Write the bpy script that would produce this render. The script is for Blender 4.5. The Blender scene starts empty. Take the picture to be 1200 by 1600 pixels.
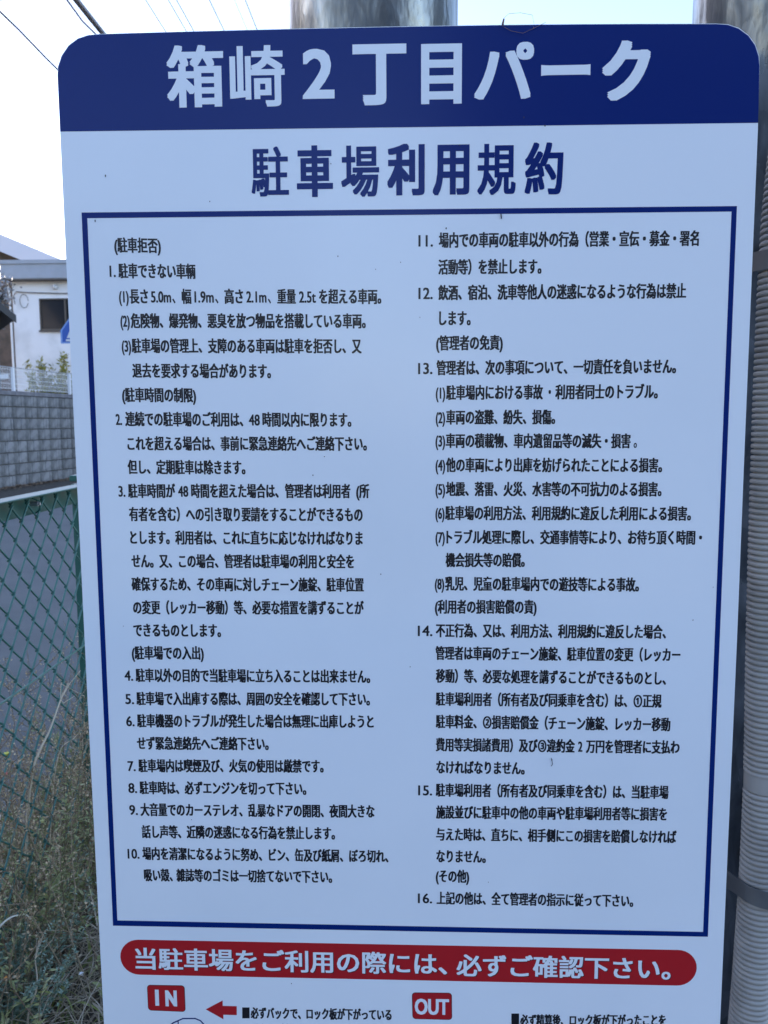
import bpy, bmesh, math, random
from mathutils import Vector, Matrix, noise

# ------------------------------------------------------------------ camera
scene = bpy.context.scene
col = scene.collection
cam_d = bpy.data.cameras.new('camera')
cam = bpy.data.objects.new('camera', cam_d)
col.objects.link(cam)
RIGHT = Vector((0.99952, 0.03048, -0.00461)).normalized()
DOWN = Vector((-0.00122, -0.11005, -0.99393)).normalized()
FWD = Vector((-0.0308, 0.99346, -0.10996)).normalized()
m3 = Matrix((RIGHT, -DOWN, -FWD)).transposed()
cam.matrix_world = Matrix.Translation((0.00375, -0.74853, 1.1)) @ m3.to_4x4()
cam_d.sensor_fit = 'AUTO'
cam_d.sensor_width = 36
cam_d.lens = 29.25
cam_d.clip_start = 0.02
cam_d.clip_end = 600
cam_d.dof.use_dof = True
cam_d.dof.focus_distance = 0.78
cam_d.dof.aperture_fstop = 20
scene.camera = cam

# ------------------------------------------------------------------ light
SUN_EL = math.radians(9)
SUN_AZ = math.radians(-60)          # clockwise from +Y (behind the sign, to the left)
world = bpy.data.worlds.new('World')
scene.world = world
world.use_nodes = True
wn = world.node_tree
bg = wn.nodes['Background']
sky = wn.nodes.new('ShaderNodeTexSky')
sky.sky_type = 'NISHITA'
sky.sun_disc = False
sky.sun_elevation = SUN_EL
sky.sun_rotation = SUN_AZ
sky.air_density = 1.0
sky.dust_density = 1.0
sky.ozone_density = 1.0
wb = wn.nodes.new('ShaderNodeMix')          # the phone's cool white balance
wb.data_type = 'RGBA'
wb.blend_type = 'MULTIPLY'
wb.inputs[0].default_value = 1
wb.inputs[7].default_value = (0.97, 0.94, 1.17, 1)
wn.links.new(sky.outputs[0], wb.inputs[6])
wn.links.new(wb.outputs[2], bg.inputs[0])
bg.inputs[1].default_value = 0.15
sun_d = bpy.data.lights.new('sun', 'SUN')
sun_d.energy = 2.0
sun_d.angle = math.radians(0.5)
sun_d.color = (1.0, 0.94, 0.87)
sun = bpy.data.objects.new('sun', sun_d)
col.objects.link(sun)
sd = Vector((math.sin(SUN_AZ) * math.cos(SUN_EL), math.cos(SUN_AZ) * math.cos(SUN_EL), math.sin(SUN_EL)))
sun.rotation_euler = sd.to_track_quat('Z', 'Y').to_euler()
scene.view_settings.view_transform = 'Standard'
scene.view_settings.look = 'None'
scene.view_settings.gamma = 1
scene.view_settings.exposure = 2.27
scene.view_settings.use_curve_mapping = False

rnd = random.Random(11)
R = math.radians

# ------------------------------------------------------------------ helpers
def mat(name, color, rough=0.6, metal=0.0, spec=0.5, var=None, bump=None, coat=0.0, isl=None, trans=0.0):
    """var=(scale, color2, detail, lo, hi) mottles the colour; bump=(scale, strength, distance);
    isl=list of colours picked per mesh island."""
    m = bpy.data.materials.new(name)
    m.use_nodes = True
    nt = m.node_tree
    b = nt.nodes['Principled BSDF']
    b.inputs['Base Color'].default_value = (*color, 1)
    b.inputs['Roughness'].default_value = rough
    b.inputs['Metallic'].default_value = metal
    b.inputs['Specular IOR Level'].default_value = spec
    b.inputs['Coat Weight'].default_value = coat
    b.inputs['Coat Roughness'].default_value = 0.12
    out = None
    tc = nt.nodes.new('ShaderNodeTexCoord')
    if isl:
        g = nt.nodes.new('ShaderNodeNewGeometry')
        r = nt.nodes.new('ShaderNodeValToRGB')
        e = r.color_ramp.elements
        while len(e) < len(isl):
            e.new(0.5)
        for i, c in enumerate(isl):
            e[i].position = i / max(1, len(isl) - 1)
            e[i].color = (*c, 1)
        nt.links.new(g.outputs['Random Per Island'], r.inputs[0])
        out = r.outputs[0]
    if var:
        n = nt.nodes.new('ShaderNodeTexNoise')
        n.inputs['Scale'].default_value = var[0]
        n.inputs['Detail'].default_value = var[2]
        nt.links.new(tc.outputs['Object'], n.inputs['Vector'])
        rm = nt.nodes.new('ShaderNodeMapRange')
        rm.inputs[1].default_value = var[3]
        rm.inputs[2].default_value = var[4]
        nt.links.new(n.outputs[0], rm.inputs[0])
        mx = nt.nodes.new('ShaderNodeMix')
        mx.data_type = 'RGBA'
        nt.links.new(rm.outputs[0], mx.inputs[0])
        if out:
            nt.links.new(out, mx.inputs[6])
        else:
            mx.inputs[6].default_value = (*color, 1)
        mx.inputs[7].default_value = (*var[1], 1)
        out = mx.outputs[2]
    if out:
        nt.links.new(out, b.inputs['Base Color'])
    if bump:
        n = nt.nodes.new('ShaderNodeTexNoise')
        n.inputs['Scale'].default_value = bump[0]
        n.inputs['Detail'].default_value = 6
        nt.links.new(tc.outputs['Object'], n.inputs['Vector'])
        bp = nt.nodes.new('ShaderNodeBump')
        bp.inputs['Strength'].default_value = bump[1]
        bp.inputs['Distance'].default_value = bump[2]
        nt.links.new(n.outputs[0], bp.inputs['Height'])
        nt.links.new(bp.outputs[0], b.inputs['Normal'])
    if trans:
        t = nt.nodes.new('ShaderNodeBsdfTranslucent')
        ms = nt.nodes.new('ShaderNodeMixShader')
        ms.inputs[0].default_value = trans
        if out:
            nt.links.new(out, t.inputs[0])
        else:
            t.inputs[0].default_value = (*color, 1)
        nt.links.new(b.outputs[0], ms.inputs[1])
        nt.links.new(t.outputs[0], ms.inputs[2])
        nt.links.new(ms.outputs[0], nt.nodes['Material Output'].inputs[0])
    return m


class MB:
    """collects simple shapes and links them as one mesh object"""
    def __init__(s):
        s.v = []
        s.f = []

    def add(s, vs, fs):
        o = len(s.v)
        s.v += [tuple(p) for p in vs]
        s.f += [tuple(i + o for i in f) for f in fs]

    def box(s, x0, x1, y0, y1, z0, z1, b=0.0):
        if b <= 0:
            vs = [(x, y, z) for z in (z0, z1) for x, y in ((x0, y0), (x1, y0), (x1, y1), (x0, y1))]
            s.add(vs, [(3, 2, 1, 0), (4, 5, 6, 7), (0, 1, 5, 4), (1, 2, 6, 5), (2, 3, 7, 6), (3, 0, 4, 7)])
            return
        bm = bmesh.new()
        bmesh.ops.create_cube(bm, size=1)
        for q in bm.verts:
            q.co = Vector(((x0 + x1) / 2 + q.co.x * (x1 - x0), (y0 + y1) / 2 + q.co.y * (y1 - y0), (z0 + z1) / 2 + q.co.z * (z1 - z0)))
        bmesh.ops.bevel(bm, geom=bm.edges[:], offset=b, segments=1, affect='EDGES')
        bm.verts.index_update()
        s.add([q.co for q in bm.verts], [[q.index for q in f.verts] for f in bm.faces])
        bm.free()

    def prism(s, pts, axis, a, b_):
        """pts polygon (u,v); axis 'y': (u,a,v)   'z': (u,v,a)   'x': (a,u,v)"""
        n = len(pts)
        def P(u, v, w):
            return (u, w, v) if axis == 'y' else ((u, v, w) if axis == 'z' else (w, u, v))
        vs = [P(u, v, a) for u, v in pts] + [P(u, v, b_) for u, v in pts]
        s.add(vs, [tuple(range(n)), tuple(range(2 * n - 1, n - 1, -1))] + [(i, (i + 1) % n, n + (i + 1) % n, n + i) for i in range(n)])

    def tube(s, pts, r, n=8, cap=True):
        pts = [Vector(p) for p in pts]
        k = len(pts)
        rs = r if isinstance(r, (list, tuple)) else [r] * k
        o = len(s.v)
        up = None
        for i, p in enumerate(pts):
            d = (pts[min(i + 1, k - 1)] - pts[max(i - 1, 0)])
            d = d.normalized() if d.length > 1e-9 else Vector((0, 0, 1))
            if up is None:
                up = d.orthogonal().normalized()
            up = (up - d * up.dot(d))
            up = up.normalized() if up.length > 1e-6 else d.orthogonal().normalized()
            w = d.cross(up)
            for j in range(n):
                a = 2 * math.pi * j / n
                s.v.append(tuple(p + (up * math.cos(a) + w * math.sin(a)) * rs[i]))
        for i in range(k - 1):
            for j in range(n):
                s.f.append((o + i * n + j, o + i * n + (j + 1) % n, o + (i + 1) * n + (j + 1) % n, o + (i + 1) * n + j))
        if cap:
            s.f.append(tuple(o + j for j in range(n - 1, -1, -1)))
            s.f.append(tuple(o + (k - 1) * n + j for j in range(n)))

    def mesh(s, name, m, smooth=False):
        me = bpy.data.meshes.new(name)
        me.from_pydata(s.v, [], s.f)
        me.update()
        if m:
            me.materials.append(m)
        if smooth:
            for p in me.polygons:
                p.use_smooth = True
        return me

    def build(s, name, m, parent=None, smooth=False, loc=None):
        return link(name, s.mesh(name, m, smooth), parent, loc)


def link(name, me, parent=None, loc=None):
    o = bpy.data.objects.new(name, me)
    col.objects.link(o)
    if parent:
        o.parent = parent
    if loc:
        o.location = loc
    return o


def tag(o, label=None, cat=None, group=None, kind=None):
    for k, v in (('label', label), ('category', cat), ('group', group), ('kind', kind)):
        if v:
            o[k] = v
    return o


def thing(name, label, cat, loc=(0, 0, 0), rz=0, group=None):
    o = bpy.data.objects.new(name, None)
    col.objects.link(o)
    o.location = loc
    o.rotation_euler = (0, 0, rz)
    o.empty_display_size = 0.1
    return tag(o, label, cat, group)


def ybox(name, x0, x1, y0, y1, z0, z1, m, parent=None, b=0.0):
    q = MB()
    q.box(x0, x1, y0, y1, z0, z1, b)
    return q.build(name, m, parent)


# ------------------------------------------------------------------ materials
M_white = mat('sign_white', (0.78, 0.85, 0.91), 0.3, spec=0.45, coat=0.25, bump=(9, 0.05, 0.002), var=(3.5, (0.71, 0.785, 0.85), 7, 0.46, 0.8))
M_navy = mat('print_navy', (0.0008, 0.018, 0.15), 0.22, spec=0.22, coat=0.06, bump=(9, 0.03, 0.002))
M_black = mat('print_black', (0.006, 0.007, 0.012), 0.4, coat=0.2)
M_red = mat('print_red', (0.42, 0.014, 0.02), 0.3, spec=0.3, coat=0.1)
M_back = mat('panel_back', (0.35, 0.36, 0.37), 0.5)
M_galv0 = mat('galvanised', (0.45, 0.46, 0.48), 0.45, metal=0.8)
M_speck = mat('dirt', (0.03, 0.03, 0.035), 0.9)

# ------------------------------------------------------------------ ground
M_soil = mat('soil', (0.045, 0.036, 0.026), 0.95, var=(14, (0.09, 0.075, 0.055), 8, 0.35, 0.7), bump=(60, 0.8, 0.01))
M_asphalt = mat('asphalt', (0.092, 0.100, 0.096), 0.85, var=(2.2, (0.12, 0.128, 0.122), 10, 0.3, 0.7), bump=(260, 0.6, 0.004))
M_lot = mat('lot_asphalt', (0.06, 0.06, 0.062), 0.88, var=(1.5, (0.09, 0.088, 0.088), 10, 0.35, 0.7), bump=(260, 0.6, 0.004))
g = MB()
g.add([(-300, -300, 0), (300, -300, 0), (300, 400, 0), (-300, 400, 0)], [(0, 1, 2, 3)])
tag(g.build('ground', M_soil), kind='structure')
g = MB()
g.add([(-9.0, -60, 0.006), (-1.18, -60, 0.006), (-1.02, 0, 0.006), (-1.05, 60, 0.006), (-2.4, 60, 0.006)], [(0, 1, 2, 3, 4)])
tag(g.build('road', M_asphalt), kind='structure')
g = MB()
g.add([(-0.42, -30, 0.006), (20, -30, 0.006), (20, 25, 0.006), (-0.42, 25, 0.006)], [(0, 1, 2, 3)])
tag(g.build('parking_lot', M_lot), kind='structure')

# ------------------------------------------------------------------ block wall with its blocks
WY, WX = 12.8, -6.73
WA = -math.atan(0.085)
M_block = mat('concrete_block', (0.115, 0.12, 0.122), 0.92, var=(5, (0.23, 0.235, 0.24), 6, 0.45, 0.62), bump=(45, 0.9, 0.012))
nt = M_block.node_tree                        # every block its own tone
oi = nt.nodes.new('ShaderNodeObjectInfo')
hs = nt.nodes.new('ShaderNodeHueSaturation')
mr = nt.nodes.new('ShaderNodeMapRange')
mr.inputs[3].default_value = 0.88
mr.inputs[4].default_value = 1.12
nt.links.new(oi.outputs['Random'], mr.inputs[0])
nt.links.new(mr.outputs[0], hs.inputs['Value'])
bs = nt.nodes['Principled BSDF']
nt.links.new(bs.inputs['Base Color'].links[0].from_socket, hs.inputs['Color'])
nt.links.new(hs.outputs[0], bs.inputs['Base Color'])
M_mortar = mat('mortar', (0.09, 0.09, 0.09), 0.95)
M_coping = mat('coping_concrete', (0.20, 0.20, 0.215), 0.9, var=(5, (0.13, 0.13, 0.14), 6, 0.4, 0.65), bump=(50, 0.5, 0.01))
wall = thing('block_wall', 'long grey concrete block wall along the far side of the road', 'wall', (WX, WY, 0), WA)
w = MB()
w.box(-0.13, -0.022, -3.6, 8.4, 0, 1.5)
w.build('mortar_core', M_mortar, wall)
blk = []
for k in range(9):
    q = MB()
    q.box(-0.15, 0.0, 0.0006, 0.3994, 0.009, 0.187, 0.003)
    # vertical split ribs on the face
    y0 = 0.008
    while y0 < 0.35:
        y1 = min(0.392, y0 + rnd.uniform(0.02, 0.13))
        if rnd.random() < 0.75:
            q.box(-0.01, 0.003 + rnd.uniform(0, 0.010), y0, y1 - 0.004, 0.012, 0.184, 0.002)
        y0 = y1
    blk.append(q.mesh('block', M_block))
for c in range(8):
    for i in range(30):
        z = c * 0.1925
        o = link('block', blk[rnd.randrange(9)], wall, (rnd.uniform(-.003, .003), -3.6 + i * 0.4 + (0.003 if c % 2 else 0), z))
q = MB()
q.box(-0.17, 0.02, 0.004, 0.596, 0, 0.075, 0.008)
cope = q.mesh('coping_stone', M_coping)
for i in range(21):
    link('coping_stone', cope, wall, (0, -3.7 + i * 0.6, 1.541))
# dirt and dry leaves gathered at the wall base
M_leafdry = mat('dry_leaf', (0.25, 0.17, 0.1), 0.8, isl=[(0.10, 0.06, 0.035), (0.25, 0.17, 0.10), (0.16, 0.11, 0.07)])
q = MB()
for i in range(1500):
    y = rnd.uniform(-3, 6)
    x = abs(rnd.gauss(0, 0.16)) + 0.01
    a = rnd.uniform(0, 6.3)
    s = rnd.uniform(0.015, 0.04)
    c = Vector((x, y, 0.012 + rnd.uniform(0, .02)))
    u = Vector((math.cos(a), math.sin(a), rnd.uniform(-.4, .4))) * s
    v = Vector((-math.sin(a), math.cos(a), rnd.uniform(-.4, .4))) * s * 0.5
    q.add([c - u, c + v, c + u, c - v], [(0, 1, 2, 3)])
o = q.build('fallen_leaves', M_leafdry, loc=(WX, WY, 0))
o.rotation_euler = (0, 0, WA)
tag(o, 'brown fallen leaves gathered along the foot of the block wall', 'leaves', kind='stuff')

# ------------------------------------------------------------------ white mesh fence on the wall
M_fwhite = mat('white_paint', (0.72, 0.74, 0.76), 0.45)
wf = thing('mesh_fence', 'low white wire mesh fence standing on top of the block wall', 'fence', (WX - 0.07, WY, 1.612), WA)
q = MB()
q.box(-0.025, 0.025, -0.025, 0.025, 0.002, 0.40, 0.004)
pm = q.mesh('post', M_fwhite)
for i in range(6):
    link('post', pm, wf, (0, -3.4 + 1.97 * i + 0.05, 0))
q = MB()
for z in (0.05, 0.13, 0.21, 0.29, 0.37):
    q.box(-0.031, -0.026, -3.4, 6.6, z, z + 0.006)
tag(q.build('horizontal_wires', M_fwhite, wf), kind='stuff')
q = MB()
y = -3.4
while y < 6.6:
    q.box(-0.037, -0.032, y, y + 0.006, 0.03, 0.40)
    y += 0.05
tag(q.build('vertical_wires', M_fwhite, wf), kind='stuff')
q = MB()
q.box(-0.045, -0.018, -3.4, 6.6, 0.401, 0.415)
q.build('top_rail', mat('rail_grey', (0.35, 0.36, 0.38), 0.5), wf)

# ------------------------------------------------------------------ shrub behind the wall
def leaf(q, c, d, nrm, L, W):
    d = d.normalized()
    s = d.cross(nrm)
    s = s.normalized() if s.length > 1e-6 else d.orthogonal().normalized()
    n2 = s.cross(d)
    q.add([c, c + d * L * 0.45 + s * W * 0.5 + n2 * W * .12, c + d * L, c + d * L * 0.45 - s * W * 0.5 + n2 * W * .12,
           c + d * L * 0.5], [(0, 1, 4), (1, 2, 4), (2, 3, 4), (3, 0, 4)])


def rv():
    while True:
        v = Vector((rnd.uniform(-1, 1), rnd.uniform(-1, 1), rnd.uniform(-1, 1)))
        if 0.05 < v.length < 1:
            return v.normalized()


M_shrubleaf = mat('shrub_leaf', (0.2, 0.24, 0.05), 0.6, isl=[(0.12, 0.15, 0.03), (0.30, 0.28, 0.04), (0.42, 0.37, 0.05), (0.18, 0.13, 0.06)], trans=0.25)
M_twig = mat('twig', (0.13, 0.10, 0.06), 0.85)


def shrub(loc, label, n, h, spread, seed, lm=None, group=None):
    rnd.seed(seed)
    t = thing('shrub', label, 'shrub', loc, 0, group)
    st, lf = MB(), MB()
    for i in range(n):
        a = rnd.uniform(0, 6.28)
        lean = rnd.uniform(0.05, 1) * spread
        H = h * rnd.uniform(0.55, 1.0)
        pts = []
        for k in range(7):
            u = k / 6
            pts.append(Vector((math.cos(a) * lean * u ** 1.3 + rnd.uniform(-.02, .02), math.sin(a) * lean * u ** 1.3, H * u)))
        st.tube(pts, [0.012 * (1 - k / 7.5) for k in range(7)], 5)
        for k in range(240):
            u = rnd.uniform(0.3, 1)
            j = min(5, int(u * 6))
            p = pts[j].lerp(pts[j + 1], u * 6 - j)
            d = rv() + Vector((0, 0, 0.6))
            leaf(lf, p + rv() * 0.06, d, rv(), rnd.uniform(0.06, 0.12), rnd.uniform(0.02, 0.04))
    st.build('stem', M_twig, t)
    tag(lf.build('foliage', lm or M_shrubleaf, t), kind='stuff')
    return t


shrub((-7.38, 16.3, 0), 'yellow green shrub of upright shoots behind the white mesh fence', 30, 2.5, 0.62, 5)
shrub((-6.95, 16.6, 0), 'brownish leafy shrub with pale blooms half behind the sign edge', 18, 2.0, 0.5, 6,
      mat('brown_leaf', (0.2, 0.16, 0.1), 0.7, isl=[(0.14, 0.10, 0.06), (0.20, 0.20, 0.06), (0.5, 0.45, 0.45), (0.12, 0.09, 0.05)], trans=.2))
rnd = random.Random(21)

# ------------------------------------------------------------------ white stucco house
M_stucco = mat('stucco', (0.82, 0.83, 0.84), 0.9, var=(0.9, (0.56, 0.58, 0.58), 6, 0.48, 0.75), bump=(30, 0.3, 0.01))
M_fascia = mat('fascia_metal', (0.36, 0.39, 0.44), 0.4, var=(3, (0.33, 0.36, 0.4), 3, .4, .6))
M_dark = mat('dark_glass', (0.02, 0.023, 0.028), 0.15)
M_bronze = mat('bronze_frame', (0.10, 0.085, 0.07), 0.5)
M_soffit = mat('soffit', (0.16, 0.15, 0.14), 0.8)
hs2 = thing('stucco_house', 'white stucco house with a flat grey fascia and dark sliding window', 'house', (-12.93, 26.6, 0), R(-0.6))
W2, D2 = 15.0, 7.0
zz = [(0.88, 2.75, 4.06, 5.08), (5.6, 7.4, 4.06, 5.08), (10.2, 12.0, 4.06, 5.08), (1.2, 3.0, 1.1, 2.3), (6, 8, 1.1, 2.3)]
q = MB()
xs = sorted({0, W2} | {a for z in zz for a in z[:2]})
zs = sorted({0, 5.64} | {a for z in zz for a in z[2:]})
for i in range(len(xs) - 1):
    for j in range(len(zs) - 1):
        cx, cz = (xs[i] + xs[i + 1]) / 2, (zs[j] + zs[j + 1]) / 2
        if any(a < cx < b and c < cz < d for a, b, c, d in zz):
            continue
        q.box(xs[i], xs[i + 1], 0, 0.16, zs[j], zs[j + 1])
q.box(0, W2, 0.16, D2, 0, 5.62)
q.build('wall', M_stucco, hs2)
q = MB()
q.box(-0.2, W2 + .2, -0.36, D2 + .3, 5.66, 6.2, 0.01)
rf = q.build('roof', M_fascia, hs2)
ybox('drip_edge', -0.23, W2 + .23, -0.40, -0.362, 6.12, 6.24, M_fascia, rf)
ybox('soffit', -0.18, W2 + .18, -0.34, -0.002, 5.625, 5.657, M_soffit, rf)
for a, b, c, d in zz:
    f = MB()
    for bx in ((a, b, c, c + .05), (a, b, d - .04, d), (a, a + .04, c + .05, d - .04), (b - .04, b, c + .05, d - .04), ((a + b) / 2 - .11, (a + b) / 2 - .06, c + .05, d - .04)):
        f.box(bx[0], bx[1], -0.02, 0.08, bx[2], bx[3])
    wd = f.build('window', M_bronze, hs2)
    ybox('sill', a - .03, b + .03, -0.07, -0.022, c - .05, c - .002, M_bronze, wd)
    mdl = (a + b) / 2 - .085
    ybox('pane', a + .04, mdl - .025, 0.03, 0.04, c + .05, d - .04, M_dark, wd)
    ybox('pane', mdl + .025, b - .04, 0.05, 0.06, c + .05, d - .04, M_dark, wd)
# service cable sagging across the stucco, small vent cap
q = MB()
q.tube([(0.15, -0.05, 5.30), (0.6, -.05, 5.27), (1.4, -.05, 5.24), (2.4, -.05, 5.22), (4, -.05, 5.25)], 0.016, 5)
q.build('service_cable', M_soffit, hs2)
q = MB()
q.tube([(0.4 + .14 * math.cos(t), -0.05, 5.0 + .22 * math.sin(t)) for t in [i * .5 for i in range(13)]], 0.011, 5)
q.tube([(0.1, -.05, 4.9), (0.05, -.05, 5.15), (0.15, -0.05, 5.30)], 0.014, 5)
q.build('cable_loop', M_soffit, hs2)
q = MB()
q.tube([(1.45, 0.0, 5.44), (1.45, -0.08, 5.43), (1.45, -.12, 5.38)], [0.09, 0.09, 0.05], 10)
q.build('vent_cap', M_fwhite, hs2, smooth=True)
q = MB()
q.tube([(-0.06, -0.06, 0), (-0.06, -0.06, 5.2), (-0.06, -0.2, 5.6)], 0.035, 8)
q.build('downpipe', M_fwhite, hs2)

# ------------------------------------------------------------------ house with pale gable behind
M_pale = mat('pale_board', (0.60, 0.60, 0.66), 0.6)
M_tile = mat('dark_tile', (0.05, 0.052, 0.058), 0.55, bump=(8, 0.5, 0.02))
M_wood = mat('brown_wall', (0.16, 0.11, 0.08), 0.8, var=(3, (0.09, 0.07, 0.05), 5, .4, .65))


def gable_house(name, label, loc, halfw, eave, slope, depth, wall_m, board_m, bw, over=0.5, rz=0):
    """gable end faces -y; loc is the gable's centre at ground level"""
    t = thing(name, label, 'house', loc, rz)
    top = eave + slope * halfw
    q = MB()
    q.prism([(-halfw, 0), (halfw, 0), (halfw, eave), (0, top), (-halfw, eave)], 'y', 0, depth)
    q.build('wall', wall_m, t)
    hw = halfw + over
    th = 0.10
    for s in (-1, 1):
        q = MB()
        e = eave - slope * over
        q.prism([(0, top + .02), (0, top + .02 + th), (s * hw, e + .02 + th), (s * hw, e + .02)], 'y', -over, depth + over)
        r = q.build('roof', M_tile, t)
        q = MB()
        q.prism([(0, top + th - bw), (0, top + th + .05), (s * (hw + .03), e + th + .05 - slope * .03), (s * (hw + .03), e + th - bw)], 'y', -over - 0.045, -over - 0.002)
        q.build('verge_board', board_m, r)
    return t


g4 = gable_house('gable_house', 'tall house with a pale sloping verge board rising behind the white stucco house',
                 (-20.1, 34.3, 0), 6.9, 7.1, 0.42, 9, M_wood, M_pale, 0.66, 0.6)
M_dark2 = mat('dark_board', (0.03, 0.032, 0.036), 0.5)
M_grey_w = mat('grey_siding', (0.20, 0.205, 0.22), 0.8, var=(2, (0.12, 0.12, 0.13), 4, .4, .7))
h3 = gable_house('dark_gable_house', 'house with a dark tiled gable roof at the left edge of the photo',
                 (-12.47, 17.88, 0), 2.98, 3.80, 0.82, 4.0, M_grey_w, M_dark2, 0.16, 0.34, R(33))
ybox('dark_opening', 1.2, 2.9, -0.03, -0.003, 2.55, 3.35, M_dark2, h3)
for i in range(3):
    ybox('corrugated_panel', 2.02 + i * .3, 2.31 + i * .3, -0.09, -0.034, 1.2, 2.5, M_grey_w, h3, 0.01)
q = MB()
for i in range(6):
    q.box(1.6 + i * .25, 1.62 + i * .25, -0.12, -0.1, 1.95, 2.95)
q.box(1.5, 2.98, -0.13, -.121, 2.93, 2.97)
q.build('railing', M_galv0, h3)
q = MB()
q.prism([(1.2, 2.02), (3.05, 2.22), (3.05, 2.12), (1.2, 1.86)], 'y', -0.9, -0.13)
q.build('awning', mat('awning_silver', (0.55, 0.57, 0.6), 0.4, bump=(4, .6, .05)), h3)

# unseen buildings added behind the camera to be mirrored in the board and poles
M_brickb = mat('grey_render', (0.045, 0.05, 0.06), 0.85, var=(1, (0.035, 0.04, 0.05), 4, .4, .6))
def block(name, label, loc, W, D, Hh, m, rz):
    t = thing(name, label, 'building', loc, rz)
    ybox('wall', -W / 2, W / 2, 0, D, 0, Hh, m, t)
    ybox('roof', -W / 2 - .3, W / 2 + .3, -.3, D + .3, Hh + .002, Hh + .3, M_dark2, t)
    for fl in range(int(Hh // 2.8)):
        x = -W / 2 + 1
        while x < W / 2 - 2:
            f = ybox('window', x, x + 1.6, -.04, -.002, fl * 2.8 + 1.0, fl * 2.8 + 2.2, M_bronze, t)
            ybox('pane', x + .06, x + 1.54, -.05, -.042, fl * 2.8 + 1.06, fl * 2.8 + 2.14, M_dark, f)
            x += 2.9
    return t
block('added_reflection_block', 'unseen dark grey three storey block added behind the camera for its reflection', (7.6, -15, 0), 13, 8, 9.0, M_brickb, math.pi)
block('added_reflection_low_block', 'unseen low dark block added behind the camera for its reflection', (-7.5, -19, 0), 9, 7, 5.6, M_brickb, math.pi)

sun_blocker = gable_house('added_sun_blocker_house', 'unseen brown gabled house added behind the wall to block the sun',
                 (-15.5, 9.5, 0), 7.2, 5.4, 0.5, 8, M_wood, M_dark2, 0.2, 0.5, R(60))  # unseen house, added to keep direct sun off the road and fence

# bare tree between the two houses
rnd = random.Random(4)
t = thing('bare_tree', 'small bare tree with pale leaves in the gap beside the white house', 'tree', (-11.85, 22.9, 0))
q, lf = MB(), MB()
q.tube([(0, 0, 0), (0.05, 0, 2.6), (0.0, 0.05, 4.5)], [0.11, 0.08, 0.05], 8)
for i in range(26):
    a = rnd.uniform(0, 6.28)
    z0 = rnd.uniform(3.4, 4.4)
    p = Vector((0, 0, z0))
    pts = [p.copy()]
    d = Vector((math.cos(a) * .5, math.sin(a) * .5, rnd.uniform(.6, 1.4))).normalized()
    for k in range(5):
        p = p + d * 0.2 + rv() * 0.07
        pts.append(p.copy())
    q.tube(pts, [0.03, .024, .018, .013, .009, .005], 5)
    for k in range(26):
        c = pts[rnd.randrange(1, 6)] + rv() * 0.15
        leaf(lf, c, rv(), rv(), 0.12, 0.07)
q.build('trunk', mat('bark', (0.06, 0.05, 0.045), 0.9), t)
tag(lf.build('crown', mat('pale_leaf', (0.4, 0.4, 0.42), 0.6, isl=[(0.06, 0.07, 0.05), (0.45, 0.46, 0.5), (0.10, 0.10, 0.09)]), t), kind='stuff')

# ------------------------------------------------------------------ blue pedestrian crossing sign
M_blue = mat('sign_blue', (0.01, 0.09, 0.42), 0.4)
cs = thing('crossing_sign', 'blue pentagon pedestrian crossing sign on a post past the wall', 'sign', (-6.26, 15.0, 0), R(-8))
q = MB()
q.tube([(0, 0, 0), (0, 0, 3.0)], 0.03, 12)
q.build('post', M_galv0, cs)
pent = [(-.3, 2.56), (.3, 2.56), (.3, 2.80), (0, 3.16), (-.3, 2.80)]
def scaled(k, c=(0, 2.78)):
    return [(c[0] + (u - c[0]) * k, c[1] + (v - c[1]) * k) for u, v in pent]
q = MB(); q.prism(pent, 'y', -0.045, -0.031); q.build('plate', mat('border_blue', (0.18, 0.33, 0.68), 0.4), cs)
q = MB(); q.prism(scaled(0.87), 'y', -0.049, -0.0452); q.build('blue_field', M_blue, cs)
q = MB(); q.prism([(-.17, 2.66), (.17, 2.66), (0, 3.0)], 'y', -0.053, -0.0492)
for i in range(3):
    q.box(-.19 + i * .15, -.08 + i * .15, -0.053, -0.0492, 2.60, 2.635)
q.build('white_marks', M_fwhite, cs)
q = MB()
q.prism([(-.01, 2.87), (.03, 2.88), (.045, 2.84), (.02, 2.81), (-.02, 2.83)], 'y', -0.057, -0.0532)
q.prism([(-.05, 2.70), (-.02, 2.70), (.01, 2.76), (.05, 2.68), (.08, 2.69), (.04, 2.80), (-.02, 2.81)], 'y', -0.057, -0.0532)
q.build('walking_figure', M_black, cs)

# ------------------------------------------------------------------ overhead wires along the road
M_cable = mat('cable', (0.10, 0.085, 0.08), 0.6)
M_cablel = mat('cable_light', (0.42, 0.42, 0.46), 0.6)
wires = [(-4.92, 6.0, 0.013, M_cable, 'thin brown wire hanging lowest over the road left of the sign'),
         (-4.95, 7.2, 0.016, M_cablel, 'pale grey wire looping beside the thick dark cable'),
         (-4.86, 7.2, 0.021, M_cable, 'thick dark cable with a pale sleeve above the corner of the sign'),
         (-4.65, 8.5, 0.010, M_cablel, 'faint grey wire next to the right of the thick cable'),
         (-4.31, 8.6, 0.010, M_cablel, 'faint grey wire second to the right of the thick cable'),
         (-3.94, 8.2, 0.010, M_cablel, 'clearest of the pale wires above the first characters of the sign'),
         (-3.67, 8.8, 0.011, M_cablel, 'pale wire midway between the thick cable and the steel pole'),
         (-3.46, 9.4, 0.006, M_cablel, 'faintest thin wire, second from the steel pole'),
         (-3.09, 9.0, 0.011, M_cablel, 'pale wire closest to the central steel pole')]
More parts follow.
